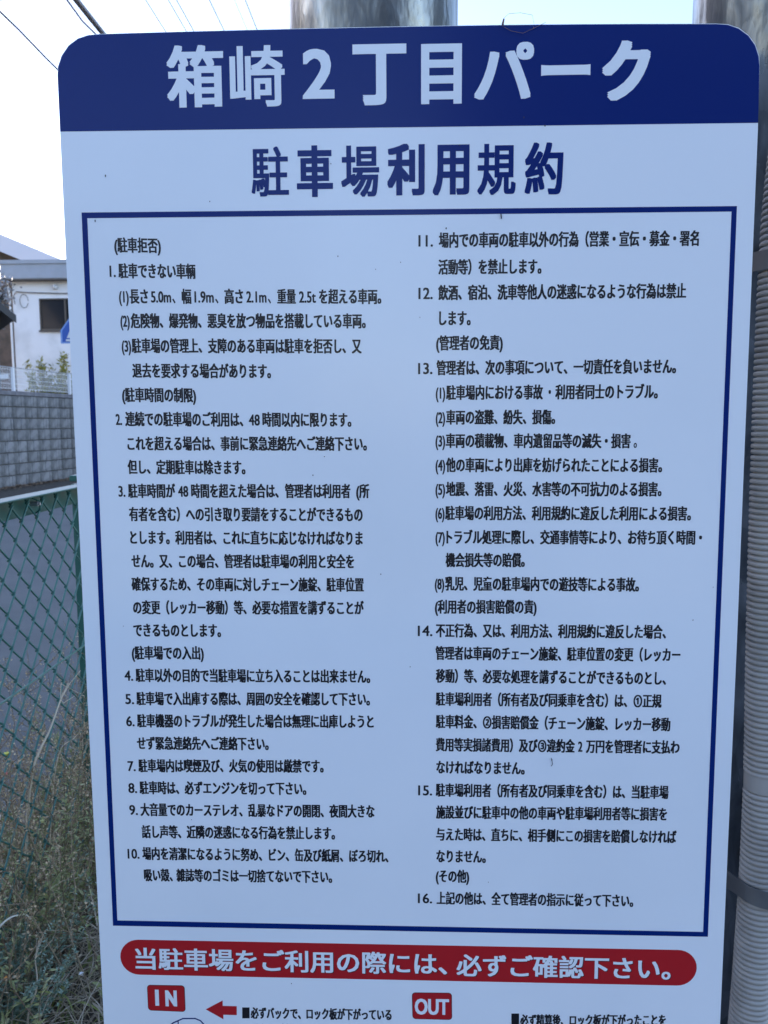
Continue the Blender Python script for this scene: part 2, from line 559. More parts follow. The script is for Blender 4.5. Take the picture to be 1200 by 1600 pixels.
for x, z, r, m, lab in wires:
    q = MB()
    pts = []
    for i in range(120):
        y = -25 + i * 0.8
        sag = 0.0004 * (y - 13) ** 2
        wob = 0.012 * noise.noise(Vector((y * 0.9, x * 7, z))) if m is M_cable or z == 7.2 else 0
        pts.append((x + wob + (0.05 * math.sin(y * 1.9) if lab.startswith('pale grey') else 0), y, z + sag + wob))
    q.tube(pts, r, 6)
    o = q.build('overhead_wire', m)
    tag(o, lab, 'wire', 'overhead wires along the road')
q = MB()
q.tube([(-4.86 + 0.035, y * 0.5 + 9, 7.215 + 0.0004 * (y * 0.5 - 4) ** 2) for y in range(0, 24)], 0.024, 6)
tag(q.build('cable_sleeve', M_cablel), 'pale protective sleeve lying along the thick dark cable', 'sleeve')
q = MB()
q.tube([(-12 + i * 0.8, 16.9 - i * .23, 8.98 + .002 * (i - 8) ** 2) for i in range(10)], 0.012, 6)
tag(q.build('overhead_wire', M_cablel), 'short grey wire crossing the top left corner of the sky', 'wire', 'overhead wires along the road')

# ------------------------------------------------------------------ green chain link fence
M_green = mat('green_paint', (0.02, 0.105, 0.085), 0.34, var=(20, (0.03, 0.11, 0.09), 4, .4, .7))
M_greenw = mat('green_pvc', (0.04, 0.145, 0.125), 0.42)
FX = -0.79
fence = thing('chain_link_fence', 'low green chain link fence running along the road beside the sign', 'fence', (FX, 0, 0), 0)
Y0, Y1, FH = -2.0, 3.2, 0.948
q = MB()   # angle rail: flat flange on top, skirt below
q.box(-0.02, 0.020, Y0, Y1, FH - 0.004, FH, 0.001)
q.box(-0.02, -0.016, Y0, Y1, FH - 0.046, FH - 0.0045)
q.build('top_rail', M_green, fence)
q = MB()
q.box(-0.02, 0.020, -0.02, 0.022, 0, FH - 0.006)
q.box(-0.024, 0.024, -0.024, 0.026, FH + 0.001, FH + 0.016, 0.002)
pm = q.mesh('post', M_green)
for y in (-1.65, -0.15, 1.35, 2.85):
    link('post', pm, fence, (-0.043, y, 0))
# one zigzag wire, shared by all
a, H = 0.0354, 0.0707
shear = -0.16
wms = []
for ph in (1, -1):
    q = MB()
    pts = []
    for i in range(26):
        s = ph * (1 if i % 2 else -1)
        zc = 0.05 + i * H / 2
        yy = s * (a / 2) - shear * (FH - zc) * 0.9
        # bend at the knot, hooked round the neighbour: a small loop out of the fence plane
        for k, (dy, dx, dz) in enumerate(((-0.0030, 0.0022, -0.0045), (0.0012, 0.0026, -0.0022), (0.0022, 0.0, 0.0), (0.0012, -0.0026, 0.0022), (-0.0030, -0.0022, 0.0045))):
            pts.append((dx * s, yy + s * dy, zc + dz))
    q.tube(pts, 0.0022, 6)
    wms.append(q.mesh('mesh_wire', M_greenw, True))
k = 0
y = Y0 + 0.1
while y < Y1 - 0.2:
    link('mesh_wire', wms[k % 2], fence, (-0.002, y, 0))
    y += a
    k += 1
for z, r in ((0.56, 0.0024), (0.06, 0.0024)):
    q = MB()
    q.tube([(0.003, Y0, z), (0.003, 0.4, z - .003), (0.003, 1.2, z - .001), (0.003, Y1, z)], r, 6)
    q.build('tension_wire', M_greenw, fence)
for y in (0.99, 0.42, 1.55, -0.2):
    q = MB()
    q.tube([(-0.016, y, FH - .022), (0.004, y, FH - .022)], 0.0055, 6)
    q.tube([(0.002, y, FH - .022), (0.008, y, FH - .022)], 0.0032, 8)
    q.build('bolt', M_galv0, fence)
    q = MB()
    q.tube([(-0.012, y, FH - .008), (0.006, y + .004, FH - .018), (0.003, y + .01, FH - .036), (-0.012, y + .012, FH - .045)], 0.002, 6)
    q.build('tie_wire', M_greenw, fence)

# ------------------------------------------------------------------ steel poles, conduit and straps
def galv(name, seed):
    m = bpy.data.materials.new(name)
    m.use_nodes = True
    nt = m.node_tree
    b = nt.nodes['Principled BSDF']
    b.inputs['Metallic'].default_value = 0.85
    tc = nt.nodes.new('ShaderNodeTexCoord')
    mp = nt.nodes.new('ShaderNodeMapping')
    mp.inputs['Location'].default_value = (seed, seed * 2, seed)
    mp.inputs['Scale'].default_value = (1, 1, 0.35)
    nt.links.new(tc.outputs['Object'], mp.inputs[0])
    n1 = nt.nodes.new('ShaderNodeTexNoise')
    n1.inputs['Scale'].default_value = 42
    n1.inputs['Detail'].default_value = 7
    n1.inputs['Distortion'].default_value = 0.5
    nt.links.new(mp.outputs[0], n1.inputs['Vector'])
    cr = nt.nodes.new('ShaderNodeValToRGB')
    cr.color_ramp.elements[0].position = 0.36
    cr.color_ramp.elements[0].color = (0.10, 0.118, 0.135, 1)
    cr.color_ramp.elements[1].position = 0.62
    cr.color_ramp.elements[1].color = (0.24, 0.27, 0.29, 1)
    vo = nt.nodes.new('ShaderNodeTexVoronoi')          # zinc spangle
    vo.inputs['Scale'].default_value = 75
    wv = nt.nodes.new('ShaderNodeMix')
    wv.data_type = 'VECTOR'
    wv.inputs[0].default_value = 0.03
    nt.links.new(mp.outputs[0], wv.inputs[4])
    nt.links.new(n1.outputs[1], wv.inputs[5])
    nt.links.new(wv.outputs[1], vo.inputs['Vector'])
    sp = nt.nodes.new('ShaderNodeSeparateColor')
    nt.links.new(vo.outputs['Color'], sp.inputs[0])
    mv = nt.nodes.new('ShaderNodeMix')
    mv.inputs[0].default_value = 0.14
    nt.links.new(n1.outputs[0], mv.inputs[2])
    nt.links.new(sp.outputs[0], mv.inputs[3])
    nt.links.new(mv.outputs[0], cr.inputs[0])
    nt.links.new(cr.outputs[0], b.inputs['Base Color'])
    r = nt.nodes.new('ShaderNodeMapRange')
    r.inputs[1].default_value = 0.3
    r.inputs[2].default_value = 0.7
    r.inputs[3].default_value = 0.5
    r.inputs[4].default_value = 0.25
    nt.links.new(n1.outputs[0], r.inputs[0])
    nt.links.new(r.outputs[0], b.inputs['Roughness'])
    n2 = nt.nodes.new('ShaderNodeTexNoise')
    n2.inputs['Scale'].default_value = 60
    n2.inputs['Detail'].default_value = 3
    nt.links.new(mp.outputs[0], n2.inputs['Vector'])
    bp = nt.nodes.new('ShaderNodeBump')
    bp.inputs['Strength'].default_value = 0.5
    bp.inputs['Distance'].default_value = 0.004
    nt.links.new(n2.outputs[0], bp.inputs['Height'])
    nt.links.new(bp.outputs[0], b.inputs['Normal'])
    return m


def pole(x, label, seed):
    t = thing('steel_pole', label, 'pole', (x, 0.118, 0), 0, 'galvanised poles behind the sign')
    q = MB()
    q.tube([(0, 0, 0.012), (0, 0, 3.6)], 0.0825, 64)
    q.build('shaft', galv('galvanised_pole', seed), t, True)
    q = MB()
    q.tube([(0, 0, 3.601), (0, 0, 3.625), (0, 0, 3.64)], [0.086, 0.086, 0.06], 40)
    q.build('cap', M_galv0, t)
    q = MB()
    q.box(-.15, .15, -.115, .15, 0, 0.012)
    q.build('base_plate', M_galv0, t)
    return t


pole(-0.031, 'thick galvanised steel pole rising behind the middle of the sign', 1.3)
pole(0.366, 'thick galvanised steel pole behind the right edge of the sign, conduit fixed to it', 4.1)

M_cond = mat('conduit_plastic', (0.32, 0.32, 0.305), 0.55, var=(22, (0.20, 0.20, 0.19), 8, .45, .75))
cpath = [(0.352, 0.030, 1.52), (0.343, 0.026, 1.38), (0.3355, 0.0225, 1.29), (0.3335, 0.0215, 1.20), (0.3345, 0.0215, 1.05), (0.337, 0.0215, 0.90),
         (0.3405, 0.0215, 0.76), (0.3405, 0.0215, 0.66), (0.338, 0.0215, 0.55), (0.333, 0.0215, 0.40), (0.330, 0.0215, 0.2), (0.330, 0.0215, 0.007)]


def catmull(P, n):
    P = [Vector(p) for p in P]
    P = [P[0] * 2 - P[1]] + P + [P[-1] * 2 - P[-2]]
    out = []
    for i in range(1, len(P) - 2):
        for k in range(n):
            t = k / n
            a0, b0, c0, d0 = P[i - 1], P[i], P[i + 1], P[i + 2]
            out.append(0.5 * ((2 * b0) + (c0 - a0) * t + (2 * a0 - 5 * b0 + 4 * c0 - d0) * t * t + (3 * b0 - a0 - 3 * c0 + d0) * t ** 3))
    out.append(P[-2])
    return out


path = catmull(cpath, 30)
acc = [0.0]
for i in range(1, len(path)):
    acc.append(acc[-1] + (path[i] - path[i - 1]).length)
def at_len(s):
    import bisect
    i = max(1, min(len(acc) - 1, bisect.bisect_left(acc, s)))
    u = (s - acc[i - 1]) / (acc[i] - acc[i - 1])
    return path[i - 1].lerp(path[i], u)
pitch = 0.0054
prof = [(0.0, 0.0152), (0.12, 0.0156), (0.20, 0.0178), (0.38, 0.0184), (0.70, 0.0184), (0.90, 0.0178)]
pp, rr = [], []
s = 0.0
while s < acc[-1] - pitch:
    zc = at_len(s).z
    smooth_ring = 0.752 < zc < 0.768
    for u, r in prof:
        p = at_len(s + u * pitch)
        pp.append(p)
        rr.append(0.0178 if smooth_ring else r)
    s += pitch
cd = thing('conduit', 'ribbed grey plastic conduit strapped to the right hand steel pole', 'conduit', (0, 0, 0))
q = MB()
q.tube(pp, rr, 28)
q.build('ribbed_hose', M_cond, cd, True)

M_strap = mat('strap_steel', (0.13, 0.14, 0.15), 0.5, metal=0.5, var=(30, (0.16, 0.18, 0.19), 4, .4, .65))
def strap(z, tilt, label, w=0.017):
    """band round the pole and over the conduit, as one closed loop"""
    t = thing('steel_strap', label, 'strap', (0, 0, z), 0, 'straps round the right pole')
    pc, pr = Vector((0.366, 0.118)), 0.0845
    cc, crr = Vector((at_len(0).x, 0.0215)), 0.0198
    for p in path:
        if abs(p.z - z) < 0.02:
            cc = Vector((p.x, p.y))
            break
    # convex hull of the two circles
    pts = [pc + Vector((math.cos(i * 2 * math.pi / 72), math.sin(i * 2 * math.pi / 72))) * pr for i in range(72)]
    pts += [cc + Vector((math.cos(i * 2 * math.pi / 48), math.sin(i * 2 * math.pi / 48))) * crr for i in range(48)]
    ps = sorted((p.x, p.y) for p in pts)
    def half(seq):
        h = []
        for p in seq:
            while len(h) > 1 and (h[-1][0] - h[-2][0]) * (p[1] - h[-2][1]) - (h[-1][1] - h[-2][1]) * (p[0] - h[-2][0]) <= 0:
                h.pop()
            h.append(p)
        return h
    lo, up = half(ps), half(reversed(ps))
    hull = lo[:-1] + up[:-1]
    n = len(hull)
    vs, fs = [], []
    cx = sum(p[0] for p in hull) / n
    for dr in (0.0, 0.0012):
        for dz in (-w / 2, w / 2):
            for x, y in hull:
                d = Vector((x - 0.36, y - 0.09)).normalized() * dr
                vs.append((x + d.x, y + d.y, dz + (x - 0.34) * tilt))
    for i in range(n):
        j = (i + 1) % n
        fs += [(2 * n + i, 2 * n + j, 3 * n + j, 3 * n + i), (n + i, n + j, j, i), (n + i, 3 * n + i, 3 * n + j, n + j), (i, j, 2 * n + j, 2 * n + i)]
    q = MB()
    q.add(vs, fs)
    q.build('band', M_strap, t)
    q = MB()
    q.box(0.366 - .012, 0.366 + .012, 0.118 + .0855, 0.118 + .095, -.011, .011, 0.002)
    q.build('buckle', M_strap, t)
strap(1.236, -0.10, 'steel strap holding the conduit to the pole near the top of the text')
strap(0.648, -0.16, 'steel strap holding the conduit to the pole beside the last lines of text')

# ------------------------------------------------------------------ the sign
BODY = [
    [("(駐車拒否)", -256.7, 1254.6, -215.2, 1253.7)],
    [("1.", -261.8, 1232.5, -256.3, 1232.4), ("駐車できない車輌", -253.9, 1232.4, -185.1, 1231.2)],
    [("(1)", -254.2, 1210.3, -245.5, 1210.2), ("長さ", -244.8, 1210.2, -228.1, 1210.0), ("5.0m", -225.6, 1210.0, -207.5, 1209.8), ("、", -206.5, 1209.8, -203.8, 1209.8), ("幅", -198.1, 1209.7, -189.4, 1209.6), ("1.9m", -186.7, 1209.6, -169.4, 1209.4), ("、", -168.2, 1209.4, -165.4, 1209.4), ("高さ", -160.0, 1209.4, -143.2, 1209.2), ("2.1m", -140.5, 1209.2, -122.5, 1209.0), ("、", -121.3, 1209.0, -118.6, 1208.9), ("重量", -113.1, 1208.9, -96.4, 1208.7), ("2.5t", -93.7, 1208.7, -78.7, 1208.5), ("を超える車両。", -76.0, 1208.5, -20.9, 1208.0)],
    [("(2)", -253.8, 1189.0, -245.4, 1188.9), ("危険物、爆発物、悪臭を放つ物品を搭載している車両。", -244.6, 1188.9, -34.8, 1187.0)],
    [("(3)", -253.5, 1167.1, -245.0, 1167.0), ("駐車場の管理上、支障のある車両は駐車を拒否し、又", -244.5, 1167.0, -38.6, 1165.1)],
    [("退去を要求する場合があります。", -244.8, 1145.0, -119.8, 1143.7)],
    [("(駐車時間の制限)", -254.9, 1123.6, -187.8, 1122.8)],
    [("2.", -261.6, 1102.0, -255.8, 1101.9), ("連続での駐車場のご利用は、", -253.0, 1101.9, -145.7, 1101.0), ("48", -140.7, 1101.0, -130.7, 1100.9), ("時間以内に限ります。", -128.4, 1100.9, -48.3, 1100.2)],
    [("これを超える場合は、事前に緊急連絡先へご連絡下さい。", -251.8, 1079.9, -34.5, 1078.9)],
    [("但し、定期駐車は除きます。", -252.4, 1058.6, -144.7, 1057.8)],
    [("3.", -261.7, 1036.9, -255.3, 1036.8), ("駐車時間が", -252.8, 1036.8, -209.4, 1036.7), ("48", -206.9, 1036.7, -197.5, 1036.7), ("時間を超えた場合は、", -194.9, 1036.7, -114.9, 1036.4), ("管理者は利用者", -109.3, 1036.4, -49.7, 1036.2), ("(所", -44.6, 1036.2, -32.6, 1036.2)],
    [("有者を含む）", -252.8, 1015.5, -205.8, 1015.3), ("への引き取り要請をすることができるもの", -200.4, 1015.3, -38.8, 1014.7)],
    [("とします。利用者は、これに直ちに応じなければなりま", -252.6, 994.0, -38.9, 993.1)],
    [("せん。又、この場合、管理者は駐車場の利用と安全を", -252.2, 972.1, -46.9, 971.7)],
    [("確保するため、その車両に対しチェーン施錠、駐車位置", -253.0, 950.6, -38.2, 950.1)],
    [("の変更（レッカー移動）等、必要な措置を講ずることが", -252.3, 928.6, -38.4, 928.6)],
    [("できるものとします。", -252.9, 907.1, -170.9, 906.9)],
    [("(駐車場での入出)", -255.2, 885.5, -187.6, 885.5)],
    [("4.", -262.9, 864.0, -254.8, 864.0), ("駐車以外の目的で当駐車場に立ち入ることは出来ません。", -252.4, 864.0, -32.9, 863.8)],
    [("5.", -263.0, 841.5, -254.8, 841.5), ("駐車場で入出庫する際は、周囲の安全を確認して下さい。", -252.5, 841.5, -33.3, 842.3)],
    [("6.", -263.0, 820.0, -255.1, 820.0), ("駐車機器のトラブルが発生した場合は無理に出庫しようと", -252.7, 820.0, -29.9, 820.7)],
    [("せず緊急連絡先へご連絡下さい。", -253.6, 798.1, -128.7, 798.5)],
    [("7.", -263.4, 776.0, -255.7, 776.0), ("駐車場内は喫煙及び、火気の使用は厳禁です。", -253.1, 776.0, -77.3, 777.0)],
    [("8.", -263.5, 754.3, -255.2, 754.3), ("駐車時は、必ずエンジンを切って下さい。", -252.8, 754.3, -93.9, 754.8)],
    [("9.", -263.5, 732.5, -255.2, 732.5), ("大音量でのカーステレオ、乱暴なドアの開閉、夜間大きな", -252.8, 732.5, -29.6, 733.0)],
    [("話し声等、近隣の迷惑になる行為を禁止します。", -252.3, 710.4, -67.3, 710.8)],
    [("10.", -266.8, 688.5, -255.3, 688.5), ("場内を清潔になるように努め、ビン、缶及び紙屑、ぼろ切れ、", -252.6, 688.5, -16.7, 688.5)],
    [("吸い殻、", -251.8, 666.8, -223.8, 666.8), ("雑誌等のゴミは一切捨てないで下さい。", -220.4, 666.8, -70.5, 667.2)],
    [("11.", 11.7, 1255.7, 24.4, 1255.6), ("場内での車両の駐車以外の行為（営業・宣伝・募金・署名", 29.4, 1255.6, 253.9, 1254.8)],
    [("活動等）を禁止します。", 29.0, 1232.7, 119.0, 1232.4)],
    [("12.", 11.7, 1210.8, 24.2, 1210.8), ("飲酒、宿泊、洗車等他人の迷惑になるような行為は禁止", 29.0, 1210.8, 244.6, 1210.5)],
    [("します。", 29.9, 1188.9, 57.7, 1188.7)],
    [("(管理者の免責)", 27.3, 1167.3, 86.1, 1167.4)],
    [("13.", 11.4, 1145.6, 24.1, 1145.7), ("管理者は、次の事項について、一切責任を負いません。", 27.6, 1145.7, 238.1, 1145.8)],
    [("(1)", 27.1, 1123.9, 35.5, 1123.9), ("駐車場内における事故", 36.3, 1123.9, 122.0, 1123.9), ("・", 126.9, 1123.9, 129.0, 1123.9), ("利用者同士のトラブル。", 132.8, 1123.9, 222.9, 1123.9)],
    [("(2)", 27.1, 1102.1, 35.5, 1102.1), ("車両の盗難、紛失、損傷。", 36.3, 1102.1, 133.2, 1101.9)],
    [("(3)", 26.9, 1081.4, 35.6, 1081.3), ("車両の積載物、車内遺留品等の滅失・損害", 36.1, 1081.3, 200.2, 1080.4), ("。", 202.9, 1080.4, 205.8, 1080.4)],
    [("(4)", 27.0, 1059.6, 35.7, 1059.6), ("他の車両により出庫を妨げられたことによる損害。", 36.2, 1059.6, 228.7, 1058.7)],
    [("(5)", 27.0, 1038.0, 35.7, 1037.9), ("地震、落雷、火災、水害等の不可抗力のよる損害。", 36.3, 1037.9, 228.9, 1037.3)],
    [("(6)", 27.0, 1016.2, 35.3, 1016.2), ("駐車場の利用方法、利用規約に違反した利用による損害。", 35.8, 1016.2, 255.7, 1015.4)],
    [("(7)", 27.1, 994.3, 35.6, 994.3), ("トラブル処理に際し、交通事情等により、お待ち頂く時間・", 37.0, 994.2, 266.2, 993.7)],
    [("機会損失等の賠償。", 36.3, 973.1, 108.1, 973.1)],
    [("(8)", 26.6, 951.4, 35.2, 951.4), ("乳児、児童の駐車場内での遊技等による事故。", 35.8, 951.4, 211.4, 950.6)],
    [("(利用者の損害賠償の責)", 26.7, 929.9, 119.4, 929.9)],
    [("14.", 11.1, 907.7, 24.5, 907.7), ("不正行為、又は、利用方法、利用規約に違反した場合、", 27.6, 907.7, 237.1, 907.0)],
    [("管理者は車両のチェーン施錠、駐車位置の変更（レッカー", 27.3, 886.4, 250.7, 885.6)],
    [("移動）等、必要な処理を講ずることができるものとし、", 27.7, 864.8, 238.5, 863.5)],
    [("駐車場利用者（所有者及び同乗車を含む）は、①正規", 27.7, 842.8, 235.1, 842.0)],
    [("駐車料金、②損害賠償金（チェーン施錠、レッカー移動", 27.8, 821.2, 243.8, 819.7)],
    [("費用等実損諸費用）及び③違約金", 27.8, 798.9, 156.8, 798.4), ("2", 159.6, 798.3, 163.8, 798.3), ("万円を管理者に支払わ", 166.9, 798.3, 252.9, 798.0)],
    [("なければなりません。", 28.4, 777.0, 110.8, 776.6)],
    [("15.", 11.4, 754.6, 24.5, 754.6), ("駐車場利用者（所有者及び同乗車を含む）は、当駐車場", 27.9, 754.6, 244.3, 754.4)],
    [("施設並びに駐車中の他の車両や駐車場利用者等に損害を", 28.2, 732.9, 243.6, 733.1)],
    [("与えた時は、直ちに、相手側にこの損害を賠償しなければ", 28.3, 711.0, 253.0, 710.8)],
    [("なりません。", 28.6, 689.2, 75.4, 689.1)],
    [("(その他)", 28.1, 669.4, 59.8, 669.2)],
    [("16.", 11.1, 647.1, 24.7, 647.1), ("上記の他は、全て管理者の指示に従って下さい。", 29.0, 647.1, 214.8, 646.9)],
]
TITLE = [("箱", -205.2, -155.8, 1370.4, 1419.4), ("崎", -150.5, -103.0, 1369.9, 1418.5), ("2", -87.8, -60.3, 1375.9, 1414.5), ("丁", -44.6, 1.4, 1370.6, 1416.7), ("目", 14.0, 48.7, 1370.3, 1416.5), ("パ", 59.3, 109.8, 1373.1, 1416.9), ("ー", 116.0, 157.6, 1390.4, 1399.2), ("ク", 167.4, 208.0, 1370.9, 1416.1)]
SUBTITLE = [("駐", -133.7, -101.0, 1294.8, 1335.5), ("車", -94.0, -62.5, 1294.3, 1335.5), ("場", -55.3, -22.3, 1293.6, 1335.2), ("利", -15.3, 17.1, 1294.7, 1335.7), ("用", 24.0, 55.7, 1294.2, 1334.4), ("規", 62.6, 95.6, 1293.7, 1334.9), ("約", 103.3, 136.2, 1293.7, 1335.4)]
NOTICE_A = [(-263.4, 580.8), (39.2, 580.0)]
NOTICE_B = [(48.2, 579.0), (252.0, 578.5)]
PILL = [(-278.0, 581.8), (276.5, 580.1), (-260.4, 600.4), (-261.8, 563.8), (258.6, 598.1), (259.9, 561.5)]
IN_BOX = [(-253.0, 553.5), (-215.9, 553.5), (-215.8, 525.6), (-252.7, 526.6)]
IN_I = [(-245.3, 548.0), (-241.5, 532.6)]
IN_N = [(-235.3, 547.5), (-223.8, 532.2)]
OUT_BOX = [(5.3, 550.1), (43.9, 550.4), (44.3, 522.1), (5.9, 522.4)]
OUT_T = [(8.1, 543.5), (41.2, 527.8)]
ARROW = [(-195.9, 528.7), (-179.0, 538.4), (-179.1, 532.7), (-165.3, 532.6), (-165.5, 523.2), (-178.7, 523.3), (-178.8, 518.6)]
SQ1 = [(-160.0, 531.4), (-152.8, 531.5), (-153.0, 520.1), (-160.2, 519.9)]
SQ2 = [(101.3, 529.9), (108.7, 530.0), (108.9, 518.4), (101.5, 518.2)]
GA = [(-151.9, 525.7), (-14.3, 526.4)]
GB = [(109.7, 523.0), (249.2, 525.7)]
GA2 = [(-151.4, 508.6), (-15.6, 508.6)]
CAR = [(-234.0, 509.1), (-228.2, 514.6), (-218.6, 518.8), (-206.6, 519.1), (-201.6, 516.5), (-196.1, 510.5)]
OUTLINE_TOP = [(-300.2, 1407.1), (-265.4, 1430.9), (-220.9, 1431.4), (-182.1, 1431.7), (-138.0, 1431.9), (-94.1, 1431.9), (-55.7, 1432.3), (-17.5, 1432.3), (36.8, 1432.4), (90.9, 1432.2), (144.7, 1431.7), (198.3, 1431.0), (273.0, 1429.6), (298.2, 1399.6)]
BAND = [(-300.4, 1351.2), (299.3, 1349.5)]
FRAME = [(-284.6, 1282.7), (285.2, 1281.3), (285.8, 611.8), (-283.9, 614.4)]
FRAME_IN = [(-279.7, 1277.8), (280.8, 1276.8), (281.1, 616.6), (-279.4, 619.9)]
EDGE = [(-300.4, 1351.5), (-299.4, 1052.7), (-298.9, 835.9), (-297.1, 511.3), (300.2, 1342.7), (300.4, 1085.1), (301.1, 899.7), (300.7, 522.7)]
SPECKS = [(-261.9, 1313.4), (-170.6, 1290.6), (83.4, 1275.2), (35.8, 1265.5), (-22.6, 960.1), (135.6, 785.1), (-261.9, 911.0), (252.7, 1257.1), (-25.8, 1231.3), (-3.9, 1237.1), (-64.1, 1320.9)]

sign = thing('parking_rules_sign', 'tall white parking rules board with blue header and columns of black Japanese text', 'sign', (0, 0, 0))
mm = 0.001
BOT = 175.0
left = [(-296.2, BOT + 26), (-297.1, 511.3), (-298.9, 835.9), (-299.6, 1052.7), (-300.3, 1230), (-300.5, 1351.5), (-300.6, 1398)]
tl = [(-299.9, 1405), (-296.3, 1414), (-289.8, 1422.3), (-281.5, 1427.8), (-272.5, 1430.4)]
topl = [(-262, 1431.1), (-220.9, 1431.5), (-182.1, 1431.8), (-138.0, 1432.1), (-94.1, 1432.3), (-55.7, 1432.4), (-17.5, 1432.5), (36.8, 1432.4), (90.9, 1432.2), (144.7, 1431.7), (198.3, 1431.0), (262.0, 1429.9)]
tr = [(271.5, 1429.2), (281, 1426.0), (289.2, 1420.2), (295.2, 1412.5), (298.6, 1403.5)]
right = [(299.4, 1395), (300.2, 1342.7), (300.5, 1085.1), (301.1, 899.7), (300.7, 522.7), (300.2, BOT + 26)]
botr = [(296, BOT + 10), (286, BOT + 2), (274, BOT)]
botl = [(-270, BOT), (-282, BOT + 2), (-292, BOT + 10)]
outline = left + tl + topl + tr + right + botr + botl
pts = [(x * mm, z * mm) for x, z in outline]


def sheet(pts, y, name, m, parent, thick=0.0):
    """a printed area on the face of the sign (film about 0.1 mm thick)"""
    bm = bmesh.new()
    vs = [bm.verts.new((x, y, z)) for x, z in pts]
    f = bm.faces.new(vs)
    f.normal_update()
    if f.normal.y > 0:
        f.normal_flip()
    if thick:
        r = bmesh.ops.extrude_face_region(bm, geom=[f])
        nv = [g for g in r['geom'] if isinstance(g, bmesh.types.BMVert)]
        for v in nv:
            v.co.y += thick
        bmesh.ops.recalc_face_normals(bm, faces=bm.faces[:])
    bmesh.ops.triangulate(bm, faces=[f for f in bm.faces if len(f.verts) > 4])
    me = bpy.data.meshes.new(name)
    bm.to_mesh(me)
    bm.free()
    me.materials.append(m)
    return link(name, me, parent)


sheet(pts, 0.0, 'panel', M_white, sign, 0.003)
LY = -0.00012      # first film layer
hdr = [(-300.3, BAND[0][1])] + [(-300.3, 1380)] + [(x * 0.9986, z - 0.45) for x, z in left[-1:] + tl + topl + tr] + [(299.2, 1395), (300.0, 1360), (300.05, BAND[1][1])]
sheet([(x * mm, z * mm) for x, z in hdr], LY, 'header_band', M_navy, sign, 0.00009)
# frame round the rules
fo, fi = FRAME, FRAME_IN
q = MB()
vs = [(x * mm, LY, z * mm) for x, z in fo + fi]
q.add(vs, [(i, (i + 1) % 4, 4 + (i + 1) % 4, 4 + i) for i in range(4)])
q.build('text_frame', M_navy, sign)


def rounded(p0, p1, p2, p3, r, n=6):
    """rounded quad; corners given tl, tr, br, bl in mm"""
    P = [Vector(p) for p in (p0, p1, p2, p3)]
    out = []
    for i in range(4):
        a0, b0, c0 = P[i - 1], P[i], P[(i + 1) % 4]
        u = (a0 - b0).normalized() * r
        v = (c0 - b0).normalized() * r
        for k in range(n + 1):
            t = k / n * math.pi / 2
            out.append(b0 + u * (1 - math.sin(t)) + v * (1 - math.cos(t)))
    return [(p.x * mm, p.y * mm) for p in out]


# pill shaped red bar
cz0, cz1 = (PILL[2][1] + PILL[3][1]) / 2, (PILL[4][1] + PILL[5][1]) / 2
rad = 18.2
pl = []
for k in range(17):
    t = math.pi / 2 + math.pi * k / 16
    pl.append(((PILL[0][0] + rad + math.cos(t) * rad) * mm, (cz0 + math.sin(t) * rad) * mm))
for k in range(17):
    t = -math.pi / 2 + math.pi * k / 16
    pl.append(((PILL[1][0] - rad + math.cos(t) * rad) * mm, (cz1 + math.sin(t) * rad) * mm))
sheet(pl, LY, 'red_notice_bar', M_red, sign)
for nm, bx in (('in_badge', IN_BOX), ('out_badge', OUT_BOX)):
    P = [Vector(p) for p in bx]
    c = sum(P, Vector((0, 0))) / 4
    sheet(rounded(*bx, 3.4), LY, nm + '_outline', M_black, sign)
    sheet(rounded(*[c + (p - c) - Vector(((p - c).x / abs((p - c).x), (p - c).y / abs((p - c).y))) * 0.5 for p in P], 3.2), LY * 2, nm, M_red, sign)
sheet([(x * mm, z * mm) for x, z in ARROW], LY, 'red_arrow', M_red, sign)
sheet([(x * mm, z * mm) for x, z in SQ1], LY, 'black_square', M_black, sign)
sheet([(x * mm, z * mm) for x, z in SQ2], LY, 'black_square', M_black, sign)
# line drawing of the car at the foot of the board
q = MB()
def stroke(P, w):
    for i in range(len(P) - 1):
        a0, b0 = Vector(P[i]), Vector(P[i + 1])
        d = (b0 - a0).normalized()
        s = Vector((-d.y, d.x)) * w / 2
        a0, b0 = a0 - d * w * .35, b0 + d * w * .35
        q.add([((v.x) * mm, LY - 0.00002 * (i % 3), v.y * mm) for v in (a0 - s, b0 - s, b0 + s, a0 + s)], [(0, 1, 2, 3)])
stroke([(-262, 496), (-258, 500.5), (-234, 509.1), (-228.2, 514.0), (-218.6, 518.6), (-206.6, 518.9), (-201.6, 516.8), (-196.1, 510.5), (-190, 505.0), (-182, 503.0), (-178, 497), (-178, 482), (-262, 482), (-262, 496)], 1.3)
stroke([(-223.5, 516), (-223.5, 505), (-203, 505), (-197, 511)], 1.1)
stroke([(-223.5, 505), (-234, 505), (-234, 508)], 1.1)
for cx in (-245, -195):
    stroke([(cx + 8 * math.cos(t * .5236), 480 + 8 * math.sin(t * .5236)) for t in range(13)], 1.2)
q.build('car_drawing', M_navy, sign)

